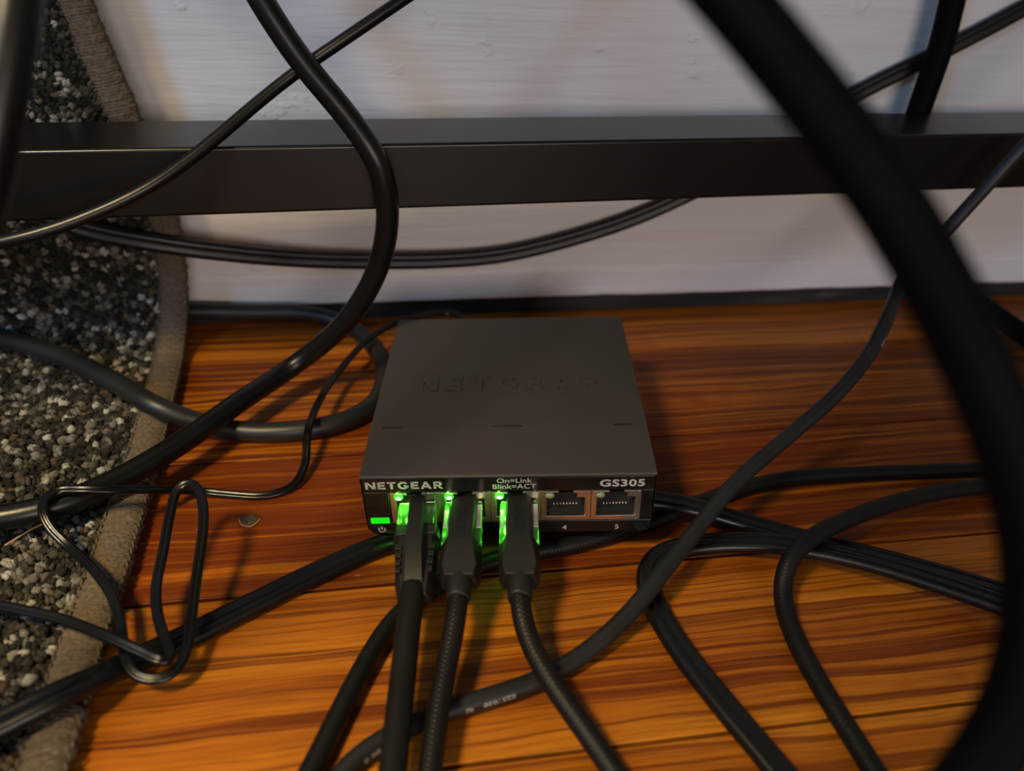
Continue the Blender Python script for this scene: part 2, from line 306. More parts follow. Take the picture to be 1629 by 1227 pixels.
# varnished pine strip: fine growth lines along the board, board tone from the object colour
def wood(name):
    m, nt, b = nmat(name)
    oi = node(nt, 'ShaderNodeObjectInfo')
    tc = node(nt, 'ShaderNodeTexCoord')
    off = node(nt, 'ShaderNodeCombineXYZ')
    ml = node(nt, 'ShaderNodeMath', operation='MULTIPLY'); nt.links.new(oi.outputs['Random'], ml.inputs[0]); ml.inputs[1].default_value = 9.0
    for k in range(3): nt.links.new(ml.outputs[0], off.inputs[k])
    add = node(nt, 'ShaderNodeVectorMath', operation='ADD')
    nt.links.new(tc.outputs['Object'], add.inputs[0]); nt.links.new(off.outputs[0], add.inputs[1])
    def mapped(sc, src=None):
        mp = node(nt, 'ShaderNodeMapping'); mp.inputs['Scale'].default_value = sc; nt.links.new(src or add.outputs[0], mp.inputs['Vector']); return mp.outputs['Vector']
    # gentle waviness of the grain
    wn = noise(nt, mapped((7, 16, 1)), 1.0, 3, .5)
    ws = node(nt, 'ShaderNodeMath', operation='MULTIPLY_ADD'); nt.links.new(wn.outputs['Fac'], ws.inputs[0]); ws.inputs[1].default_value = .014; ws.inputs[2].default_value = -.007
    wc = node(nt, 'ShaderNodeCombineXYZ'); nt.links.new(ws.outputs[0], wc.inputs[1])
    wv = node(nt, 'ShaderNodeVectorMath', operation='ADD'); nt.links.new(add.outputs[0], wv.inputs[0]); nt.links.new(wc.outputs[0], wv.inputs[1])
    W = wv.outputs[0]
    tone = noise(nt, mapped((1.6, 50, 1), W), 1.0, 3, .6)
    lines = noise(nt, mapped((1.5, 210, 1), W), 1.0, 2, .5)
    lines2 = noise(nt, mapped((2.6, 480, 1), W), 1.0, 2, .55)
    fib = noise(nt, mapped((28, 1100, 1), W), 1.0, 3, .65)
    dens = noise(nt, mapped((2.5, 24, 1), W), 1.0, 2, .5)
    base = ramp(nt, tone.outputs['Fac'], [(.30, (.215, .052, .0040)), (.5, (.330, .098, .0060)), (.70, (.455, .160, .0105))])
    # the line threshold follows a slow density so that some stretches are plain and some striped
    sm = node(nt, 'ShaderNodeMath', operation='MULTIPLY_ADD'); nt.links.new(dens.outputs['Fac'], sm.inputs[0]); sm.inputs[1].default_value = .30; nt.links.new(lines.outputs['Fac'], sm.inputs[2])
    ao = node(nt, 'ShaderNodeMath', operation='MULTIPLY_ADD'); nt.links.new(oi.outputs['Alpha'], ao.inputs[0]); ao.inputs[1].default_value = .30; ao.inputs[2].default_value = -.15
    smA = node(nt, 'ShaderNodeMath', operation='ADD'); nt.links.new(sm.outputs[0], smA.inputs[0]); nt.links.new(ao.outputs[0], smA.inputs[1])
    dk = ramp(nt, smA.outputs[0], [(.645, (0, 0, 0)), (.70, (.85, .85, .85)), (.86, (.50, .50, .50))])
    sm2 = node(nt, 'ShaderNodeMath', operation='MULTIPLY_ADD'); nt.links.new(dens.outputs['Fac'], sm2.inputs[0]); sm2.inputs[1].default_value = .25; nt.links.new(lines2.outputs['Fac'], sm2.inputs[2])
    sm2A = node(nt, 'ShaderNodeMath', operation='ADD'); nt.links.new(sm2.outputs[0], sm2A.inputs[0]); nt.links.new(ao.outputs[0], sm2A.inputs[1])
    dk2 = ramp(nt, sm2A.outputs[0], [(.60, (0, 0, 0)), (.66, (.70, .70, .70))])
    c1 = mixc(nt, base.outputs['Color'], (.088, .0135, .0022), dk.outputs['Color'])
    c1 = mixc(nt, c1, (.115, .022, .0030), dk2.outputs['Color'])
    fr = ramp(nt, fib.outputs['Fac'], [(.34, (.60, .55, .50)), (.52, (1.0, 1.0, 1.0)), (.68, (1.18, 1.18, 1.12))])
    c2 = mixc(nt, c1, fr.outputs['Color'], .85, 'MULTIPLY')
    c3 = mixc(nt, c2, oi.outputs['Color'], 1.0, 'MULTIPLY')
    st = noise(nt, mapped((11, 16, 1)), 1.0, 4, .6); sr = ramp(nt, st.outputs['Fac'], [(.62, (0, 0, 0)), (.70, (.6, .6, .6))])
    c4 = mixc(nt, c3, (.17, .018, .003), sr.outputs['Color'])
    # pale scuffs and dust
    du = noise(nt, mapped((130, 420, 1)), 1.0, 2, .5); dr = ramp(nt, du.outputs['Fac'], [(.76, (0, 0, 0)), (.80, (.35, .35, .35))])
    c4 = mixc(nt, c4, (.45, .30, .16), dr.outputs['Color'])
    nt.links.new(c4, b.inputs['Base Color'])
    rr = ramp(nt, noise(nt, mapped((30, 60, 1)), 1.0, 5, .7).outputs['Fac'], [(.3, (.30, .30, .30)), (.7, (.48, .48, .48))])
    nt.links.new(rr.outputs['Color'], b.inputs['Roughness'])
    setp(b, Specular_IOR_Level=.20)
    bump(nt, b, fib.outputs['Fac'], .35, .0002)
    return m
M_wood = wood('varnished_pine')
m, nt, b = nmat('dark_subfloor'); M_sub = m
setp(b, Base_Color=(.010, .005, .003, 1), Roughness=.9)

# painted board with brush marks
m, nt, b = nmat('white_brushed_paint'); M_paint = m
v1 = coords(nt, (14, 1, 190)); n1 = noise(nt, v1, 1.0, 5, .6)
v2 = coords(nt, (60, 1, 90)); n2 = noise(nt, v2, 1.0, 3, .5)
blob = ramp(nt, n2.outputs['Fac'], [(.66, (0, 0, 0)), (.76, (1, 1, 1))])
ma = node(nt, 'ShaderNodeMath', operation='MULTIPLY_ADD'); nt.links.new(blob.outputs['Color'], ma.inputs[0]); ma.inputs[1].default_value = .6; nt.links.new(n1.outputs['Fac'], ma.inputs[2])
bump(nt, b, ma.outputs[0], .8, .0012)
cr = ramp(nt, noise(nt, coords(nt, (8, 1, 30)), 1.0, 4).outputs['Fac'], [(.3, (.66, .645, .65)), (.7, (.72, .705, .715))])
nt.links.new(cr.outputs['Color'], b.inputs['Base Color']); setp(b, Roughness=.5, Specular_IOR_Level=.35)

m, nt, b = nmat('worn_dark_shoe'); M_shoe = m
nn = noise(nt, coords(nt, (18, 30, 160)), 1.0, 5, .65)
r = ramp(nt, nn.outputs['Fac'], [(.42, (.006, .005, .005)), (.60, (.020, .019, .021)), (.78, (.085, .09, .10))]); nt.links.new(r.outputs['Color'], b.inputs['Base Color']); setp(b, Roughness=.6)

m, nt, b = nmat('wool_loops'); M_pile = m
at = node(nt, 'ShaderNodeAttribute', attribute_name='tint')
nf = noise(nt, coords(nt, (1, 1, 1)), 2600, 3, .7)
fr = ramp(nt, nf.outputs['Fac'], [(.3, (.55, .55, .55)), (.7, (1.15, 1.15, 1.15))])
nt.links.new(mixc(nt, at.outputs['Color'], fr.outputs['Color'], 1.0, 'MULTIPLY'), b.inputs['Base Color']); setp(b, Roughness=.95, Specular_IOR_Level=.15)
bump(nt, b, nf.outputs['Fac'], .6, .0004)
m, nt, b = nmat('rug_backing'); M_back = m
setp(b, Base_Color=(.020, .018, .016, 1), Roughness=1.0, Specular_IOR_Level=.1)
m, nt, b = nmat('taupe_binding_yarn'); M_bind = m
nf = noise(nt, coords(nt, (1, 1, 1)), 900, 5, .7)
r = ramp(nt, nf.outputs['Fac'], [(.28, (.050, .036, .025)), (.55, (.135, .102, .072)), (.8, (.20, .155, .112))]); nt.links.new(r.outputs['Color'], b.inputs['Base Color']); setp(b, Roughness=.95, Specular_IOR_Level=.15)
bump(nt, b, nf.outputs['Fac'], .8, .0005)
m, nt, b = nmat('straw'); M_straw = m
setp(b, Base_Color=(.36, .22, .09, 1), Roughness=.7)
m, nt, b = nmat('dark_bark'); M_bark = m
nf = noise(nt, coords(nt), 500, 4); r = ramp(nt, nf.outputs['Fac'], [(.3, (.030, .016, .010)), (.7, (.075, .042, .026))]); nt.links.new(r.outputs['Color'], b.inputs['Base Color']); setp(b, Roughness=.55)
m, nt, b = nmat('pale_broken_edge'); M_chipedge = m
setp(b, Base_Color=(.42, .24, .09, 1), Roughness=.7)

# ------------------------------------------------------------------ setting: floor, wall
XF0, XF1 = -700.0, 900.0
mb = MB(); mb.box(XF0, XF1, -700, 380, -22, -9)
floor = structure(mb.build('floor', M_sub))
seams = [358.0, 312.5, 243.5, 175.0, 112.0, 47.5, -17, -82, -147, -212, -277, -342, -407, -472, -537, -602, -667]
plank_rng = random.Random(11)
tones = [(1.15, 1.08, 1.0, .30), (.92, .84, .92, .50), (1.04, .96, .98, .74), (1.12, 1.16, 1.1, .24), (1.0, 1.0, 1.0, .40)]
for i in range(len(seams)-1):
    y1, y0 = seams[i]-.6, seams[i+1]+.6
    lift = plank_rng.uniform(-.25, .0)
    mb = MB(); mb.box(XF0, XF1, y0, y1, -9, lift)
    pl = mb.build('plank', M_wood, floor, bevel=.35, seg=2)
    t = tones[i] if i < len(tones) else (plank_rng.uniform(.85, 1.15),)*3+(.45,)
    pl.color = t                                        # tone of the board; alpha sets how densely its grain is lined

# tall painted baseboard: an uneven lower lip where the paint has gathered
xs = np.arange(XF0, XF1+1, 4.0)
lipn = np.convolve(rng.normal(0, 1, len(xs)), np.ones(5)/5, 'same')
prof = []
V, F = [], []
for i, x in enumerate(xs):
    zl = 9.3+.35*lipn[i]; zk = 26+1.2*lipn[(i*3) % len(xs)]
    V += [(x, 372, zl), (x, 355.2, zl), (x, 354.2, zl+1.2), (x, 354.0, zk-2), (x, 354.5, zk), (x, 354.7, 235), (x, 357.5, 240), (x, 372, 240)]
n = 8
for i in range(len(xs)-1):
    for j in range(n):
        k = (j+1) % n
        F.append((i*n+j, i*n+k, (i+1)*n+k, (i+1)*n+j))
F.append(tuple(range(n))); F.append(tuple(range((len(xs)-1)*n, len(xs)*n))[::-1])
base = structure(link('baseboard_back', V, F, M_paint, smooth=False))
mb = MB(); mb.box(XF0, XF1, 366, 400, 240, 1500)
structure(mb.build('wall_back', M_paint))
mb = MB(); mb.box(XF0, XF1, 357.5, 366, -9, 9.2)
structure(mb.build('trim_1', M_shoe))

# ------------------------------------------------------------------ rug: floor part, then curling up the baseboard
YF, RR, RH = RUG['YF'], RUG['R'], RUG['h']
def rug_surf(s, h):
    s = np.asarray(s, float); h = np.asarray(h, float)+0*s
    t = np.clip((s-YF)/RR, 0, math.pi/2)
    y = np.where(s < YF, s, YF+(RR-h)*np.sin(t)); z = np.where(s < YF, h, RR-(RR-h)*np.cos(t))
    up = s-YF-RR*math.pi/2
    y = np.where(up > 0, YF+RR-h, y); z = np.where(up > 0, RR+up, z)
    return y, z
def rug_normal(s):
    t = np.clip((np.asarray(s, float)-YF)/RR, 0, math.pi/2)
    return np.stack([0*t, -np.sin(t), np.cos(t)], -1)
re = np.array(RUG_EDGE)[::-1]
re = np.vstack([[re[0, 0]+.5, 20.0], re, [re[-1, 0]-12, re[-1, 1]+70]])
edge_q = spline(np.c_[re, np.zeros(len(re))], 1.0, 12.0)[:, :2]     # (x, s)
def edge_x(s): return np.interp(s, edge_q[:, 1], edge_q[:, 0])
S0, S1, XL = 20.0, 560.0, -260.0
rug = empty('rug', 'dark flecked loop pile rug with taupe bound edge curling up the white baseboard', 'rug', (-150, 250, 0))
def unparented(o):
    o.parent = rug; o.matrix_parent_inverse = Matrix.Translation(Vector(rug.location)).inverted(); return o
ss = np.arange(S0, S1+1, 4.0)
V, F = [], []
for s in ss:
    ex = edge_x(s)-6
    for x in np.linspace(XL, ex, 12):
        y, z = rug_surf(s, 3.4); V.append((x, float(y), float(z)))
    for x in np.linspace(XL, ex, 12)[::-1]:
        y, z = rug_surf(s, .6); V.append((x, float(y), float(z)))
n = 24
for i in range(len(ss)-1):
    for j in range(n):
        k = (j+1) % n; F.append((i*n+j, i*n+k, (i+1)*n+k, (i+1)*n+j))
F.append(tuple(range(n))); F.append(tuple(range((len(ss)-1)*n, len(ss)*n))[::-1])
unparented(link('backing', V, F, M_back))

# loops of the pile: thousands of small knots, one piece of stuff
import bmesh
bm = bmesh.new(); bmesh.ops.create_icosphere(bm, subdivisions=1, radius=1.0)
IV = np.array([v.co[:] for v in bm.verts]); IF = np.array([[v.index for v in f.verts] for f in bm.faces]); bm.free()
pv, pf, pc = [], [], []
pitch = 2.75
cnt = 0
palette = [((.020, .018, .0145), .30), ((.040, .036, .029), .27), ((.078, .070, .056), .23), ((.17, .155, .130), .11), ((.38, .355, .31), .07), ((.10, .070, .043), .03)]
pal_c = np.array([p[0] for p in palette]); pal_p = np.array([p[1] for p in palette]); pal_p /= pal_p.sum()
for s in np.arange(S0+2, 545, pitch*.86):
    row = int(round(s/pitch))
    ex = float(edge_x(s))-5.0
    for x in np.arange(ex, -215, -pitch):
        xx = x+rng.normal(0, .55)+(pitch/2 if row % 2 else 0); sv = s+rng.normal(0, .55)
        if xx > edge_x(sv)-4.2: continue
        h = 4.0+rng.normal(0, .45)
        y, z = rug_surf(sv, h); nrm = rug_normal(sv)
        tgt = np.array([1.0, 0, 0]); bt = np.cross(nrm, tgt)
        a = rng.uniform(0, math.pi); big = rng.choice(len(pal_c), p=pal_p)
        sc = rng.uniform(.85, 1.2)*(1.12 if big >= 3 else .98)
        r1, r2, r3 = 1.6*sc, 1.22*sc, 1.40*sc
        ax = math.cos(a)*tgt+math.sin(a)*bt; ay = -math.sin(a)*tgt+math.cos(a)*bt
        for sgn in (-1, 1):                              # two strands of yarn side by side make one loop
            jit = 1+rng.normal(0, .15, len(IV)); P = IV*jit[:, None]
            tw = rng.normal(0, .22); ax2, ay2 = ax+tw*ay, ay-tw*ax
            pv.append(P[:, :1]*r1*ax2+P[:, 1:2]*r2*.72*ay2+P[:, 2:]*r3*nrm+ay*sgn*.60*sc+np.array([xx, float(y), float(z)+rng.normal(0, .15)]))
            pf.append(IF+cnt*len(IV)); cnt += 1
            pc.append(pal_c[big]*rng.uniform(.7, 1.25))
PVt = np.vstack(pv)*S; PFt = np.vstack(pf)
me = bpy.data.meshes.new('loop_pile')
me.vertices.add(len(PVt)); me.vertices.foreach_set('co', PVt.ravel())
me.loops.add(PFt.size); me.loops.foreach_set('vertex_index', PFt.ravel().astype(np.int32))
me.polygons.add(len(PFt)); me.polygons.foreach_set('loop_start', np.arange(0, PFt.size, 3, dtype=np.int32))
at = me.color_attributes.new('tint', 'FLOAT_COLOR', 'POINT')
cc = np.repeat(np.c_[np.array(pc), np.ones(len(pc))], len(IV), axis=0)
at.data.foreach_set('color', cc.ravel().astype(np.float32))
me.update(); me.validate(); me.shade_smooth(); me.materials.append(M_pile)
pile = bpy.data.objects.new('loop_pile', me); col.objects.link(pile); unparented(pile); pile['kind'] = 'stuff'
print('pile loops', cnt)

# stray wool fibres standing over the loops
fv, ff, fc = [], [], []
for P, c in zip(pv, pc):
    ctr = P.mean(0); up = rug_normal(ctr[1] if ctr[2] < 20 else YF+60)
    for _ in range(3):
        dv = rng.normal(0, 1, 3)+up*1.1; dv /= np.linalg.norm(dv)
        p0 = ctr+dv*1.0; t1 = rng.normal(0, 1, 3); p1 = p0+dv*.5+t1*.35; p2 = p1+dv*.2+t1*.55
        sd = np.cross(dv, t1); sd = sd/np.linalg.norm(sd)*.06
        k = len(fv); fv += [p0+sd, p0-sd, p1+sd, p1-sd, p2]; ff += [(k, k+1, k+3, k+2), (k+2, k+3, k+4)]
        fc += [np.minimum(c*1.7+.02, .5)]*5
wf = link('wool_fibres', fv, ff, M_pile)
ca = wf.data.color_attributes.new('tint', 'FLOAT_COLOR', 'POINT'); ca.data.foreach_set('color', np.c_[np.array(fc), np.ones(len(fc))].ravel().astype(np.float32))
unparented(wf); wf['kind'] = 'stuff'

# bound edge: a yarn-wrapped roll
eq = edge_q[(edge_q[:, 1] > S0) & (edge_q[:, 1] < S1-5)]
d = np.r_[0, np.cumsum(np.linalg.norm(np.diff(eq, axis=0), axis=1))]
sN = np.arange(0, d[-1], .38)
ex, es = np.interp(sN, d, eq[:, 0]), np.interp(sN, d, eq[:, 1])
ey, ez = rug_surf(es, 3.9)
EQ = np.stack([ex, ey, ez], 1)
lump = np.convolve(rng.normal(0, 1, len(sN)+60), np.ones(13)/13, 'same')[:len(sN)]
lump2 = np.convolve(rng.normal(0, 1, len(sN)+60), np.ones(4)/4, 'same')[:len(sN)]
ridge = np.random.default_rng(3).normal(0, .16, (len(sN), 40))
def bprof(i):
    a = np.arange(40)*2*np.pi/40
    wr = .20*math.sin(2*math.pi*sN[i]/1.15+.6*lump2[i])
    k = 1+(.10*lump[i]+.05*lump2[i])
    rr_ = np.array([6.2*k+wr, 3.7*k+wr])
    slope = .25*np.sin(2*np.pi*sN[i]/5.2+a*1.5)*np.exp(-((np.cos(a)-.8)/.35)**2)
    return np.stack([np.cos(a)*(rr_[0]+ridge[i]*.6+slope), np.sin(a)*(rr_[1]+ridge[i]+slope)], 1)
unparented(sweep('binding', EQ, bprof, M_bind, None, rug_normal(es)))
# whip stitches along the inner and the outer side of the roll
T_, N_, B_ = frames(EQ, rug_normal(es))
mb = MB()
for i in range(4, len(sN)-8, 8):
    for side in (1, -1):
        c = EQ[i]+B_[i]*side*5.6+N_[i]*1.8
        a_ = T_[i]*.9+N_[i]*.9*1.0; w = B_[i]*side*.55
        p0, p1 = c-a_*1.1, c+a_*1.1
        t = np.cross(a_, B_[i]); t /= np.linalg.norm(t)
        mb.loft([[p0+w*.6, p0+t*.3, p0-w*.5, p0-t*.3], [c+w*1.5, c+t*.5, c-w*.3, c-t*.5], [p1+w*.6, p1+t*.3, p1-w*.5, p1-t*.3]])
o = mb.build('stitching', M_bind, None, smooth=True); unparented(o); o['kind'] = 'stuff'
# loose fibres
mb = MB()
for i in range(0, len(sN), 2):
    for _ in range(2):
        a = rng.uniform(-.4, math.pi+.4)
        nrm = math.cos(a)*B_[i]*1.0+math.sin(a)*N_[i]
        p = EQ[i]+math.cos(a)*B_[i]*6.1+math.sin(a)*N_[i]*3.6
        dv = nrm*.5+rng.normal(0, .8, 3); dv /= np.linalg.norm(dv)
        L = rng.uniform(.8, 2.4); q = p+dv*L+rng.normal(0, .25, 3); mid = (p+q)/2+nrm*.3
        sd = np.cross(dv, [.3, .5, .8]); sd = sd/np.linalg.norm(sd)*.05
        s2 = np.cross(dv, sd); 
        mb.loft([[p+sd, p+s2, p-sd], [mid+sd, mid+s2, mid-sd], [q+sd*.4, q+s2*.4, q-sd*.4]], cap=False)
o = link('fuzz', mb.v, mb.f, M_bind); unparented(o); o['kind'] = 'stuff'

# ------------------------------------------------------------------ desk: its low crossbar, legs and top (only the crossbar is in the picture)
bx, by, bz, bh, bd = BAR
ang = math.atan2(.05973, .99821)
desk = empty('desk', 'black metal desk frame with a square crossbar running in front of the white baseboard', 'desk', (bx, by, 0), (0, 0, ang))
mb = MB(); mb.box(-420, 620, 0, bd, bz-bh, bz)
mb.build('crossbar', M_barpaint, desk, bevel=1.3, seg=3)
for lx in (-452, 620):
    for ly in (0, -460):
        mb = MB(); mb.box(lx, lx+32, ly, ly+bd, 0, 680)
        mb.build('leg', M_barpaint, desk, bevel=1.3)
mb = MB(); mb.box(-470, 670, -500, bd+10, 680, 705); mb.build('desktop', M_barpaint, desk, bevel=2)

# ------------------------------------------------------------------ network switch
SW = dict(psi=-.1571, tr=-.0632, tp=.0104)
Rm = Matrix.Rotation(SW['psi'], 4, 'Z') @ Matrix.Rotation(SW['tp'], 4, 'X') @ Matrix.Rotation(SW['tr'], 4, 'Y')
sw = empty('network_switch', 'small black five-port network switch on the wooden floor with green lights', 'network switch', (36.326, 185.713, 7.0), Rm.to_euler())
W2 = 47.0
# lid: top skin with slots punched where it folds, and folded-down sides and rear
def skin(ulines, vlines, depth, zf, name):
    V, F = [], []
    def quad(a, b_, c, d_): 
        k = len(V); V.extend([a, b_, c, d_]); F.append((k, k+1, k+2, k+3))
    nu, nv = len(ulines)-1, len(vlines)-1
    D = np.array([[depth(.5*(ulines[i]+ulines[i+1]), .5*(vlines[j]+vlines[j+1])) for j in range(nv)] for i in range(nu)])
    for i in range(nu):
        for j in range(nv):
            u0, u1, v0, v1, dd = ulines[i], ulines[i+1], vlines[j], vlines[j+1], D[i, j]
            quad((u0, v0, zf(v0)-dd), (u1, v0, zf(v0)-dd), (u1, v1, zf(v1)-dd), (u0, v1, zf(v1)-dd))
            if i+1 < nu and D[i+1, j] != dd: quad((u1, v0, zf(v0)-dd), (u1, v0, zf(v0)-D[i+1, j]), (u1, v1, zf(v1)-D[i+1, j]), (u1, v1, zf(v1)-dd))
            if j+1 < nv and D[i, j+1] != dd: quad((u0, v1, zf(v1)-dd), (u1, v1, zf(v1)-dd), (u1, v1, zf(v1)-D[i, j+1]), (u0, v1, zf(v1)-D[i, j+1]))
    return V, F
def ztop(v): return 27.03 if v >= 24.6 else 25.9+(27.03-25.9)*(v-.6)/24.0
slots = [(-42.9, -36.3, 23.9, 24.9), (-5.6, 5.0, 23.9, 24.9), (35.8, 42.2, 23.9, 24.9), (-36.3, -5.6, 24.55, 24.75)]
def sdepth(u, v):
    for i, (a, b_, c, d_) in enumerate(slots):
        if a < u < b_ and c < v < d_: return 3.0 if i < 3 else .4
    return 0
ul = sorted({-W2, W2, *[x for s_ in slots for x in s_[:2]]}); vl = sorted({.6, 101.0, 24.6, *[x for s_ in slots for x in s_[2:]]})
V, F = skin(ul, vl, sdepth, ztop, 'lid')
mb = MB(); mb.add(V, F)
# rounded front lip: a hem folded back on itself
lip = [(.6, 25.9), (.15, 25.78), (-.1, 25.45), (-.1, 25.1), (.15, 24.85), (.9, 24.8)]
for (v0, z0), (v1, z1) in zip(lip[:-1], lip[1:]):
    mb.add([(-W2, v0, z0), (W2, v0, z0), (W2, v1, z1), (-W2, v1, z1)], [(0, 1, 2, 3)])
# sides follow the front profile and taper in at the bottom corner
side = [(.6, 25.9), (24.6, 27.03), (101, 27.03), (101, .9), (3.0, .9), (.8, 2.2), (.1, 8), (-.1, 25.1)]
for sx in (-1, 1):
    mb.add([(sx*W2, v, z) for v, z in side], [tuple(range(len(side)))])
mb.add([(-W2, 101, .9), (W2, 101, .9), (W2, 101, 27.03), (-W2, 101, 27.03)], [(0, 1, 2, 3)])
mb.add([(-W2, 3, .9), (W2, 3, .9), (W2, 101, .9), (-W2, 101, .9)], [(0, 1, 2, 3)])
lid = mb.build('lid', M_lid, sw)
for a, b_, c, d_ in slots[:3]:
    mb = MB(); mb.box(a, b_, c, d_, 23.5, ztop(c)-.12); mb.build('slot_shade', M_recess_shade, lid)  # dark filler standing in for the shade down in each slot
# embossed word on the lid
def text_mesh(body, w, h, extrude=0.0, offset=0.0, space=1.0, bev=0.0):
    cu = bpy.data.curves.new('t', 'FONT'); cu.body = body; cu.size = 1.0; cu.offset = offset; cu.extrude = extrude; cu.space_character = space
    cu.bevel_depth = bev; cu.resolution_u = 3
    to = bpy.data.objects.new('t', cu); col.objects.link(to)
    dg = bpy.context.evaluated_depsgraph_get()
    me = bpy.data.meshes.new_from_object(to.evaluated_get(dg))
    v = np.array([q.co[:] for q in me.vertices]); f = [tuple(p.vertices) for p in me.polygons]
    bpy.data.objects.remove(to); bpy.data.curves.remove(cu); bpy.data.meshes.remove(me)
    lo, hi = v[:, :2].min(0), v[:, :2].max(0)
    v[:, 0] = (v[:, 0]-lo[0])/(hi[0]-lo[0])*w; v[:, 1] = (v[:, 1]-lo[1])/(hi[1]-lo[1])*h
    return v, f
# the maker's heavy wide capitals, drawn as strokes in a unit box
def strokes_word():
    L = {}
    t = .27
    L['N'] = (1.05, [[(0, 0), (t, 0), (t, 1), (0, 1)], [(1.05-t, 0), (1.05, 0), (1.05, 1), (1.05-t, 1)], [(0, 1), (t*1.15, 1), (1.05, 0), (1.05-t*1.15, 0)]])
    L['E'] = (.78, [[(0, 0), (t, 0), (t, 1), (0, 1)], [(0, .78), (.78, .78), (.78, 1), (0, 1)], [(0, .39), (.72, .39), (.72, .61), (0, .61)], [(0, 0), (.80, 0), (.80, .22), (0, .22)]])
    L['T'] = (.86, [[(0, .78), (.86, .78), (.86, 1), (0, 1)], [(.43-t/2, 0), (.43+t/2, 0), (.43+t/2, 1), (.43-t/2, 1)]])
    g = []
    a0, a1 = math.radians(38), math.radians(335)
    n = 22
    for i in range(n):
        p, q = a0+(a1-a0)*i/n, a0+(a1-a0)*(i+1)/n
        f = lambda a, k: (.56+(.56-k*.27)*math.cos(a), .5+(.52-k*.22)*math.sin(a))
        g.append([f(p, 1), f(p, 0), f(q, 0), f(q, 1)])
    g.append([(.62, .32), (1.10, .32), (1.10, .54), (.62, .54)]); g.append([(.86, .08), (1.10, .20), (1.10, .54), (.86, .54)])
    L['G'] = (1.12, g)
    L['A'] = (1.10, [[(0, 0), (.29, 0), (.66, 1), (.42, 1)], [(.81, 0), (1.10, 0), (.68, 1), (.44, 1)], [(.25, .20), (.85, .20), (.80, .40), (.30, .40)]])
    r = [[(0, 0), (t, 0), (t, 1), (0, 1)], [(0, .78), (.55, .78), (.55, 1), (0, 1)], [(0, .34), (.55, .34), (.55, .56), (0, .56)], [(.34, .42), (.62, .36), (.98, 0), (.66, 0)]]
    for i in range(8):
        p, q = -math.pi/2+math.pi*i/8, -math.pi/2+math.pi*(i+1)/8
        f = lambda a, k: (.52+(.34-k*.25)*math.cos(a), .67+(.33-k*.22)*math.sin(a))
        r.append([f(p, 1), f(p, 0), f(q, 0), f(q, 1)])
    L['R'] = (.95, r)
    return L
LET = strokes_word()
def word_polys(word, w, h, gap):
    total = sum(LET[c][0] for c in word)+gap*(len(word)-1); k = w/total; x = 0; out = []
    for c in word:
        for p in LET[c][1]: out.append([((x+a)*k, b_*h) for a, b_ in p])
        x += LET[c][0]+gap
    return out
mb = MB()
for pi_, p in enumerate(word_polys('NETGEAR', 66.5, 9.4, .52)):
    b0 = [(-33.2+x, 46.3+y, 27.0) for x, y in p]
    cx, cy = np.mean([q[0] for q in b0]), np.mean([q[1] for q in b0])
    mb.loft([b0, [(q[0], q[1], 27.45+.004*(pi_ % 9)) for q in b0]])
mb.build('embossed_lettering', M_lid, sw)

# glossy front panel with five openings, built as a frame of bars
PC = [34.7-16.25*k for k in range(5)][::-1]
FZ0, FZ1 = 6.05, 19.05
mb = MB()
mb.box(-W2+.4, W2-.4, 0, 2, FZ1, 24.8)                       # upper band
mb.box(-W2+.4, -38.6, 0, 2, 6, FZ1); mb.box(42.9, W2-.4, 0, 2, 6, FZ1)
poly = [(-W2+.4, 6.05), (W2-.4, 6.05), (W2-.6, 3.0), (W2-1.2, 1.7), (W2-2.8, .95), (-W2+2.8, .95), (-W2+1.2, 1.7), (-W2+.6, 3.0)]
mb.prism(poly[::-1], 0, 2)
mb.build('front_panel', M_front, sw, bevel=.25)
mb = MB(); mb.box(-38, 42.6, 12, 14, 6, 19); mb.build('inner_wall', M_recess_shade, sw)
# printing
def flat_text(mb, body, u0, u1, z0, z1, offset=.02, space=1.0):
    v, f = text_mesh(body, u1-u0, z1-z0, 0, offset, space)
    mb.add([(u0+p[0], -.06, z0+p[1]) for p in v], f)
mb = MB(); flat_text(mb, 'GS305', 29.1, 43.4, 20.5, 23.5, .028, 1.08)
flat_text(mb, 'On=Link', -3.6, 7.6, 22.6, 24.5, .006); flat_text(mb, 'Blink=ACT', -5.0, 8.9, 20.2, 22.1, .006)
flat_text(mb, '4', 17.5, 18.9, 2.1, 4.1, .01); flat_text(mb, '5', 34.8, 36.1, 2.1, 4.1, .01)
mb.build('printed_lettering', M_print, sw)
mb = MB()
for p in word_polys('NETGEAR', 24.8, 2.95, .20):
    mb.add([(-45.6+x, -.05, 20.65+y) for x, y in p], [tuple(range(len(p)))])
# power symbol
for i in range(14):
    a, c = math.radians(125+290*i/14), math.radians(125+290*(i+1)/14)
    f = lambda t_, r_: (-42.3+r_*math.cos(t_), -.05, 3.05+r_*.95*math.sin(t_))
    mb.add([f(a, .85), f(a, 1.3), f(c, 1.3), f(c, .85)], [(0, 1, 2, 3)])
mb.add([(-42.5, -.05, 3.0), (-42.1, -.05, 3.0), (-42.1, -.05, 4.7), (-42.5, -.05, 4.7)], [(0, 1, 2, 3)])
mb.build('printed_maker_name', M_print, sw)
mb = MB(); mb.prism(rrect(6.2, 2.5, .3, 2, -42.4, 7.15), -.15, .4); mb.build('power_light', M_power, sw)
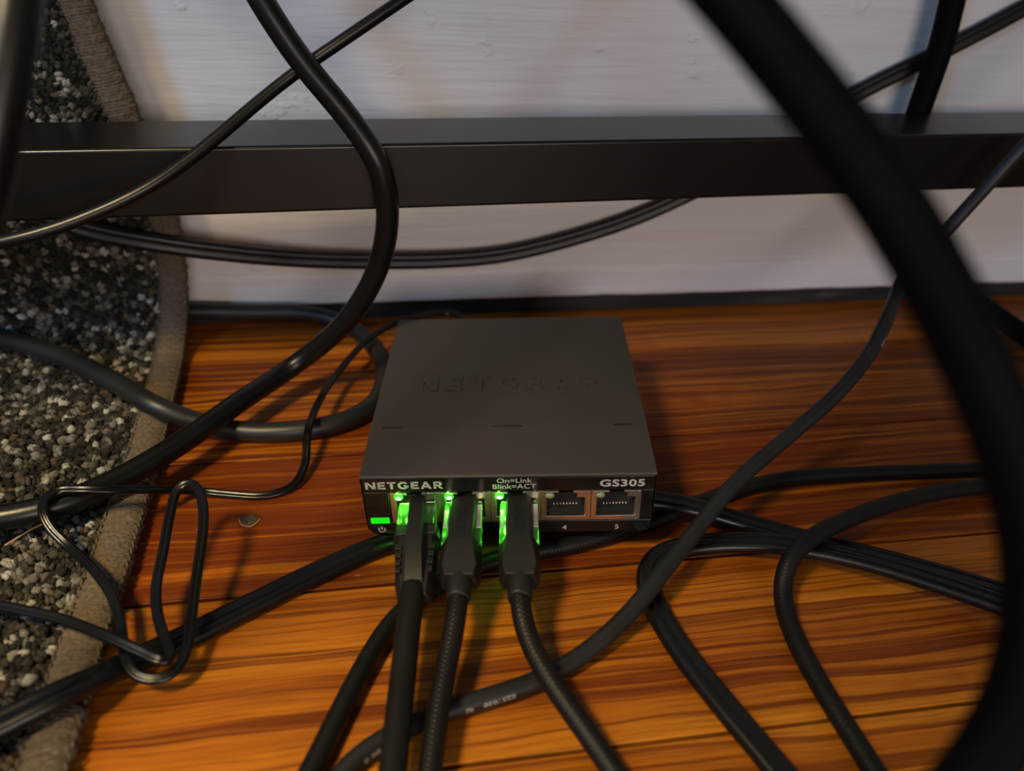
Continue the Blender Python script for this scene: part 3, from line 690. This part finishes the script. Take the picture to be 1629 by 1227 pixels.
# port shields: plate with the stepped opening of the jack
def port(uc, lit):
    L_, R_, B0, T0 = uc-8.05, uc+8.05, FZ0, FZ1
    p = MB()
    a = 6.5
    p.box(L_, uc-a, .35, .75, B0, T0); p.box(uc+a, R_, .35, .75, B0, T0)          # cheeks
    p.box(uc-a, uc+a, .35, .75, B0, 7.7)                                             # sill
    p.box(uc-a, uc-3.9, .35, .75, 15.8, T0)                                          # beside the notch, left (led sits in it)
    p.box(uc+3.6, uc+a, .35, .75, 15.8, T0); p.box(uc+2.4, uc+3.6, .35, .75, 17.7, T0); p.box(uc-3.9, uc-2.4, .35, .75, 17.7, T0)
    # sprung tabs along the top edge that catch the light
    for t0, t1 in ((-7.6, -5.6), (-5.2, -2.4), (2.5, 3.6), (4.2, 6.0), (6.4, 7.7)):
        p.box(uc+t0, uc+t1, -.35, .35, T0-.42, T0-.05)
    # cavity walls
    for x in (uc-a, uc+a-.3): p.box(x, x+.3, .75, 12, 7.7, 15.8)
    sh = p.build('port_shield', M_nickel, sw, bevel=.08, seg=1)
    c = MB(); c.box(uc-a+.3, uc+a-.3, .8, 12, 7.45, 7.75); c.box(uc-a+.3, uc+a-.3, 2.2, 3, 7.75, 9.6)
    c.box(uc-a+.3, uc+a-.3, 3.0, 11.9, 9.6, 15.7)
    c.build('cavity', M_recess_shade, sh)  # solid dark block standing in for the shade inside the jack
    g = MB()
    for k in range(8):
        x = uc-3.65+k*1.04; g.box(x-.20, x+.20, 2.6, 3.0, 10.85, 11.25)
    g.build('contacts', M_gold, sh)
    l = MB(); cx = uc-5.15
    ring = []
    for k, (y, r) in enumerate(((.5, 1.0), (-.1, 1.0), (-.45, .8), (-.6, .4))):
        ring.append([(cx+1.5*r*math.cos(t_), y, 16.9+1.05*r*math.sin(t_)) for t_ in np.arange(14)*2*math.pi/14])
    l.loft(ring); l.build('led', M_led if lit else M_ledoff, sh, smooth=True)
    if lit:
        l = MB(); l.loft([[(cx+.1+.95*r*math.cos(t_), y, 16.95+.62*r*math.sin(t_)) for t_ in np.arange(12)*2*math.pi/12] for y, r in ((-.3, 1.0), (-.62, .9), (-.75, .5))])
        l.build('led_core', M_core, sh, smooth=True)
    return sh
for i, uc in enumerate(PC): port(uc, i < 3)
for u_, v_ in ((-38, 10), (38, 10), (-38, 90), (38, 90)):
    mb = MB(); mb.loft([[(u_+4*math.cos(t_), v_+4*math.sin(t_), z_) for t_ in np.arange(16)*math.pi/8] for z_ in (1.0, -.3)]); mb.build('foot', M_foot, sw)
# light given off by the three lit port leds and the power light
def led_light(u, v, z, e, c=(.10, 1, .04), r=.0008):
    l = bpy.data.lights.new('led_glow', 'POINT'); l.energy = e; l.color = c; l.shadow_soft_size = r
    o = bpy.data.objects.new('led_glow', l); col.objects.link(o); o.parent = sw; o.location = Vector((u, v, z))*S
for uc in PC[:3]:
    led_light(uc-5.15, -1.6, 16.9, .0012)
    led_light(uc-3.2, -2.5, 12.2, .0011)        # the led also shines into the clear plug, which carries it along

swm = Matrix.Translation(Vector((36.326, 185.713, 7.0))) @ Rm
def to_world(p): return np.array((swm @ Vector(p))[:])

# ------------------------------------------------------------------ cables
QP = {k: spline(v, 1.0, 5.0) for k, v in PATHS.items()}
def braided(name, Q, r, mat, parent, pitch=2.6, strands=16, amp=.16, nseg=64, step=.2):
    """tube woven of thin yarns: two crossing families of ridges"""
    Q = resample(Q, step)
    T = np.gradient(Q, axis=0); T /= np.linalg.norm(T, axis=1)[:, None]
    a = np.arange(nseg)*2*np.pi/nseg
    def prof(i):
        s = i*step
        c1 = np.cos(strands/2*a+2*np.pi*s/pitch); c2 = np.cos(strands/2*a-2*np.pi*s/pitch)
        h = amp*np.maximum(np.abs(c1)**.7*np.sign(c1), np.abs(c2)**.7*np.sign(c2))
        rr_ = r+h-amp*.3
        return np.stack([rr_*np.cos(a), rr_*np.sin(a)], 1)
    return sweep(name, Q, prof, mat, parent, (0, 0, 1))

tag(sweep('power_cord', QP['A'], circ(4.2, 28), M_glossrub, None, (0, -1, .2)), 'thick round black cord hanging in front of the bar and bending down onto the rug', 'cable')
tag(sweep('thin_cable', QP['B'], circ(2.15, 20), M_glossrub, None, (0, -1, .3)), 'thin glossy black cable sagging diagonally across the left end of the bar', 'cable')
tag(sweep('ribbed_cord', QP['CR'], lobes(8.2, 4.6, 2), M_satinrub, None, (0, -1, .15)), 'flat ribbed black cord sagging along the baseboard and passing behind the bar', 'cable')
tag(sweep('looped_cord', QP['D'], circ(4.0, 28), M_greysatin, None, (0, -.3, 1)), 'round dark grey cord curled in an open loop beside the switch and over the rug', 'cable')
tag(sweep('ribbed_cord', QP['FH'], lobes(8.2, 4.65, 2), M_glossrub, None, (0, 0, 1)), 'flat ribbed black cord crossing the rug corner and running underneath the switch', 'cable')
tag(sweep('ribbed_cord', QP['I'], lobes(8.0, 4.65, 2), M_glossrub, None, (0, 0, 1)), 'flat ribbed black cord bending in a hairpin on the floor right of the switch', 'cable')
tag(braided('braided_cord', QP['GKJ'], 2.95, M_braid, None, 1.3, 22, .05, 66, .25), 'black woven cord from lower left under the switch that doubles back at right', 'cable')
tag(sweep('hanging_cable', QP['N'], circ(4.0, 28), M_dullrub, None, (0, -1, .3)), 'blurred thick black cable arching down close in front at the right', 'cable')
tag(sweep('hanging_cable', QP['O'], circ(4.0, 28), M_glossrub, None, (0, -1, .3)), 'blurred thick black cable hanging in the top left corner before the rug', 'cable')
tag(sweep('wall_cable', QP['PQ'], circ(5.4, 28), M_dullrub, None, (0, -1, .3)), 'broad black cable dropping upright behind the right end of the bar', 'cable')

# printed data cable
Qm = QP['M']
pc_ = empty('printed_cable', 'smooth charcoal cable with small pale printing looping up toward the bar', 'cable', tuple(Qm[0]))
def under(o, parent):
    o.parent = parent; o.matrix_parent_inverse = Matrix.Translation(Vector(parent.location)).inverted(); return o
under(sweep('jacket', Qm, circ(2.75, 28), M_greyrub, None, (0, 0, 1)), pc_)
Tm, Nm, Bm = frames(Qm, (0, 0, 1))
def wrap_text(body, i0, w, h, r, ang0, flip=True):
    """letters lying on the cable jacket; ang0 measured from straight up toward the viewer"""
    v, f = text_mesh(body, w, h, 0, .012, 1.05)
    out = []
    for p in v:
        x = (w-p[0]) if flip else p[0]; hh = (h-p[1]) if flip else p[1]
        k = i0+x; i = int(k); i = min(max(i, 0), len(Qm)-2); fr_ = k-i
        c = Qm[i]*(1-fr_)+Qm[i+1]*fr_
        a = ang0+(h/2-hh)/r
        out.append(c+Nm[i]*r*math.cos(a)-Bm[i]*r*math.sin(a)*SIDE)
    return out, f
# which way is the viewer from the cable
SIDE = 1.0 if float(np.dot(-Bm[60], np.array([0, -1, 0]))) > 0 else -1.0
def near_index(x, y): return int(np.argmin((Qm[:, 0]-x)**2+(Qm[:, 1]-y)**2))
for body, (x, y), w in PRINT:
    mb = MB(); v, f = wrap_text(body, near_index(x, y), w, 1.35, 2.80, math.radians(72)); mb.add(v, f)
    under(mb.build('printed_lettering', M_greyprint, None, smooth=True), pc_)

# twin lead of the power adapter
dc = empty('adapter_lead', 'thin black twin lead tied in a loop on the rug edge, plugged behind the switch', 'cable', tuple(PATHS['E'][0]))
Qe = spline(PATHS['E'], .7, 2.6)
under(sweep('twin_wire', Qe, lobes(3.1, 1.75, 2), M_lead, None, (0, -.45, .9)), dc)
mb = MB()
ringp = []
for v_, r_ in ((98.5, 3.2), (101.3, 3.2), (101.3, 5.2), (108, 5.2), (109.5, 4.4), (113, 2.2)):
    ringp.append([to_world((-15+r_*math.cos(t_), v_, 12+r_*math.sin(t_))) for t_ in np.arange(18)*math.pi/9])
mb.loft(ringp); under(mb.build('barrel_plug', M_boot, None, bevel=.3), dc)

# ------------------------------------------------------------------ network cables with their plugs
def plug_frame(uc, zc, yaw=0.0, name='', label=''):
    e = empty(name, label, 'network cable', tuple(to_world((uc, 0, zc))))
    e.rotation_euler = (Rm @ Matrix.Rotation(yaw, 4, 'Z')).to_euler()
    return e
def sec(w0, w1, z0, z1, y, top=None):
    """eight-sided section: bottom width w0, top width w1"""
    zm = z0+(z1-z0)*.55
    return [(-w0/2, y, z0), (w0/2, y, z0), (w0/2, y, zm), (w1/2, y, z1), (-w1/2, y, z1), (-w0/2, y, zm)]
def plug_common(e, clear_w=12.2, clear_l=-17.5):
    # plug local: x across, -y out of the port, z up from the jack's axis (z=11.3 in the switch)
    mb = MB(); mb.box(-5.85, 5.85, .6, 9.0, -3.4, 3.1); mb.build('shield', M_bright, e, bevel=.25)
    mb = MB(); mb.loft([[(x*clear_w/2, y, z) for x, z in ((-1, -3.0), (1, -3.0), (1, 2.6), (.86, 3.3), (-.86, 3.3), (-1, 2.6))] for y in (.5, clear_l)])
    cl = mb.build('clear_body', M_clear, e, bevel=.3)
    for sx in ((-1, 1) if clear_l < -12 else ()):
        w_ = .62 if sx < 0 else .8
        mb = MB(); mb.box(sx*5.25-w_, sx*5.2+w_, -11.5, -3.5 if sx < 0 else -1.0, 3.32, 3.55); mb.build('shield_tab', M_bright, e, bevel=.1)
def moulded_boot(e, text=None):
    mb = MB()
    mb.loft([sec(8.3, 7.2, 2.7, 5.6, 1.0), sec(8.5, 7.6, 2.7, 6.0, -4), sec(8.3, 7.3, 2.7, 6.2, -18.5)])
    o = mb.build('latch_cover', M_boot, e, bevel=.35)
    mb = MB()
    mb.loft([sec(12.4, 7.3, -4.6, 6.15, -17.0), sec(12.6, 7.3, -4.6, 6.15, -18.6), sec(12.4, 10.2, -4.6, 3.6, -26.5), sec(10.2, 8.6, -4.0, 2.9, -30)])
    mb.build('boot', M_boot, e, bevel=.4)
    # raised marks along the cover
    mb = MB()
    for i, (x0, x1, y) in enumerate(((-1.5, 1.2, -6.2), (-.9, 1.5, -7.6), (-1.3, 1.3, -9.2), (-1.5, .6, -10.6), (-1.1, 1.5, -12.0), (-1.5, 1.3, -13.6), (-1.2, 1.2, -14.9))):
        mb.box(x0, x1, y-.28, y+.12, 6.0, 6.38)
        mb.box(x0 if i % 2 else x1-.4, (x0+.4) if i % 2 else x1, y-.9, y+.1, 6.0, 6.38)
    mb.build('raised_marks', M_boot, e)
    mb = MB()
    R0 = [(y, r) for y, r in ((-25, 3.9), (-29.5, 3.85), (-36.0, 3.6), (-36.6, 3.35), (-36.6, 2.6))]
    mb.loft([[(r*math.cos(t_), y, -.7+r*math.sin(t_)) for t_ in np.arange(24)*math.pi/12] for y, r in R0])
    mb.build('collar', M_boot, e, smooth=True)
def wedge_boot(e):
    mb = MB()
    # tall central ridge over the latch
    def rs(w, z, y, lo=1.0): return [(-w/2-.2, y, lo), (w/2+.2, y, lo), (w/2, y, z), (-w/2, y, z)]
    mb.loft([rs(4.4, 5.2, 1.5), rs(4.7, 6.5, -8.0), rs(4.9, 6.4, -21.8), rs(5.4, 1.9, -31.0), rs(5.6, .4, -32.0, -1)])
    mb.build('latch_ridge', M_boot, e, bevel=.3)
    mb = MB()
    mb.loft([sec(14.2, 12.6, -4.6, 3.0, -8.5), sec(14.4, 12.4, -4.8, 3.2, -13.5)])
    mb.build('flange', M_boot, e, bevel=.4)
    mb = MB()
    mb.loft([sec(14.0, 10.6, -4.8, 2.6, -13.0), sec(12.6, 9.8, -4.8, 2.4, -19), sec(11.4, 8.2, -4.8, 1.0, -30), sec(9.6, 7.2, -4.6, -.2, -35.0)])
    bt = mb.build('boot', M_boot, e, bevel=.5)
    for sx in (-1, 1):
        for k in range(4):
            y = -18.5-k*2.9
            mb = MB(); x0, x1 = (3.9, 6.1-.22*k) if sx > 0 else (-6.1+.22*k, -3.9)
            mb.box(x0, x1, y-1.0, y+.8, 1.2, 3.0-.15*k); mb.build('grip_rib', M_boot, bt, bevel=.2)
E1 = plug_frame(-29.6, 11.0, .06, 'network_cable', 'smooth black network cable in the first port beside the power light')
plug_common(E1, 12.2, -9.5); wedge_boot(E1)
E2 = plug_frame(-14.6, 11.0, .004, 'network_cable', 'braided black network cable in the middle of the three occupied ports')
plug_common(E2); moulded_boot(E2)
E3 = plug_frame(3.3, 11.0, 0.0, 'network_cable', 'braided black network cable in the third port, curving to the lower right')
plug_common(E3); moulded_boot(E3)
bpy.context.view_layer.update()
def adopt(o, e):
    o.parent = e; o.matrix_parent_inverse = e.matrix_world.inverted(); return o
adopt(sweep('jacket', QP['E1'], circ(3.5, 28), M_matterub, None, (0, 0, 1)), E1)
adopt(braided('jacket', QP['E2'], 2.95, M_braid, None, 1.35, 22, .07, 88, .17), E2)
adopt(braided('jacket', QP['E3'], 2.95, M_braid, None, 1.35, 22, .06, 88, .17), E3)

# ------------------------------------------------------------------ small litter
mb = MB(); s0, s1 = np.array(STRAW[0]), np.array(STRAW[1])
Qs = resample(np.array([s0, (s0*.55+s1*.45)+np.array([0, 0, .7]), s1]), 1.0)
tag(sweep('straw', Qs, circ(.33, 8), M_straw, None), 'thin tan straw lying on the dark rug pile', 'straw')
cx, cy = CHIP
chip = empty('bark_chip', 'small dark brown chip with pale broken rim on the floor boards', 'chip', (cx, cy, 0))
out = [(-3.4, 1.9), (-3.6, .3), (-2.6, -1.6), (-.9, -2.7), (.7, -3.0), (2.2, -1.7), (3.5, .4), (3.2, 1.7), (1.2, 2.6), (-1.6, 2.7)]
mb = MB(); mb.loft([[(x*1.0, y*1.0, .0) for x, y in out], [(x*1.02, y*1.02, .55) for x, y in out]]); mb.build('pale_rim', M_chipedge, chip)
mb = MB(); mb.loft([[(x*.97, y*.97+.1, .4) for x, y in out], [(x*.95, y*.93+.15, 1.1) for x, y in out], [(x*.55, y*.5+.3, 1.7+.15*math.sin(x)) for x, y in out]]); mb.build('bark', M_bark, chip, bevel=.2)
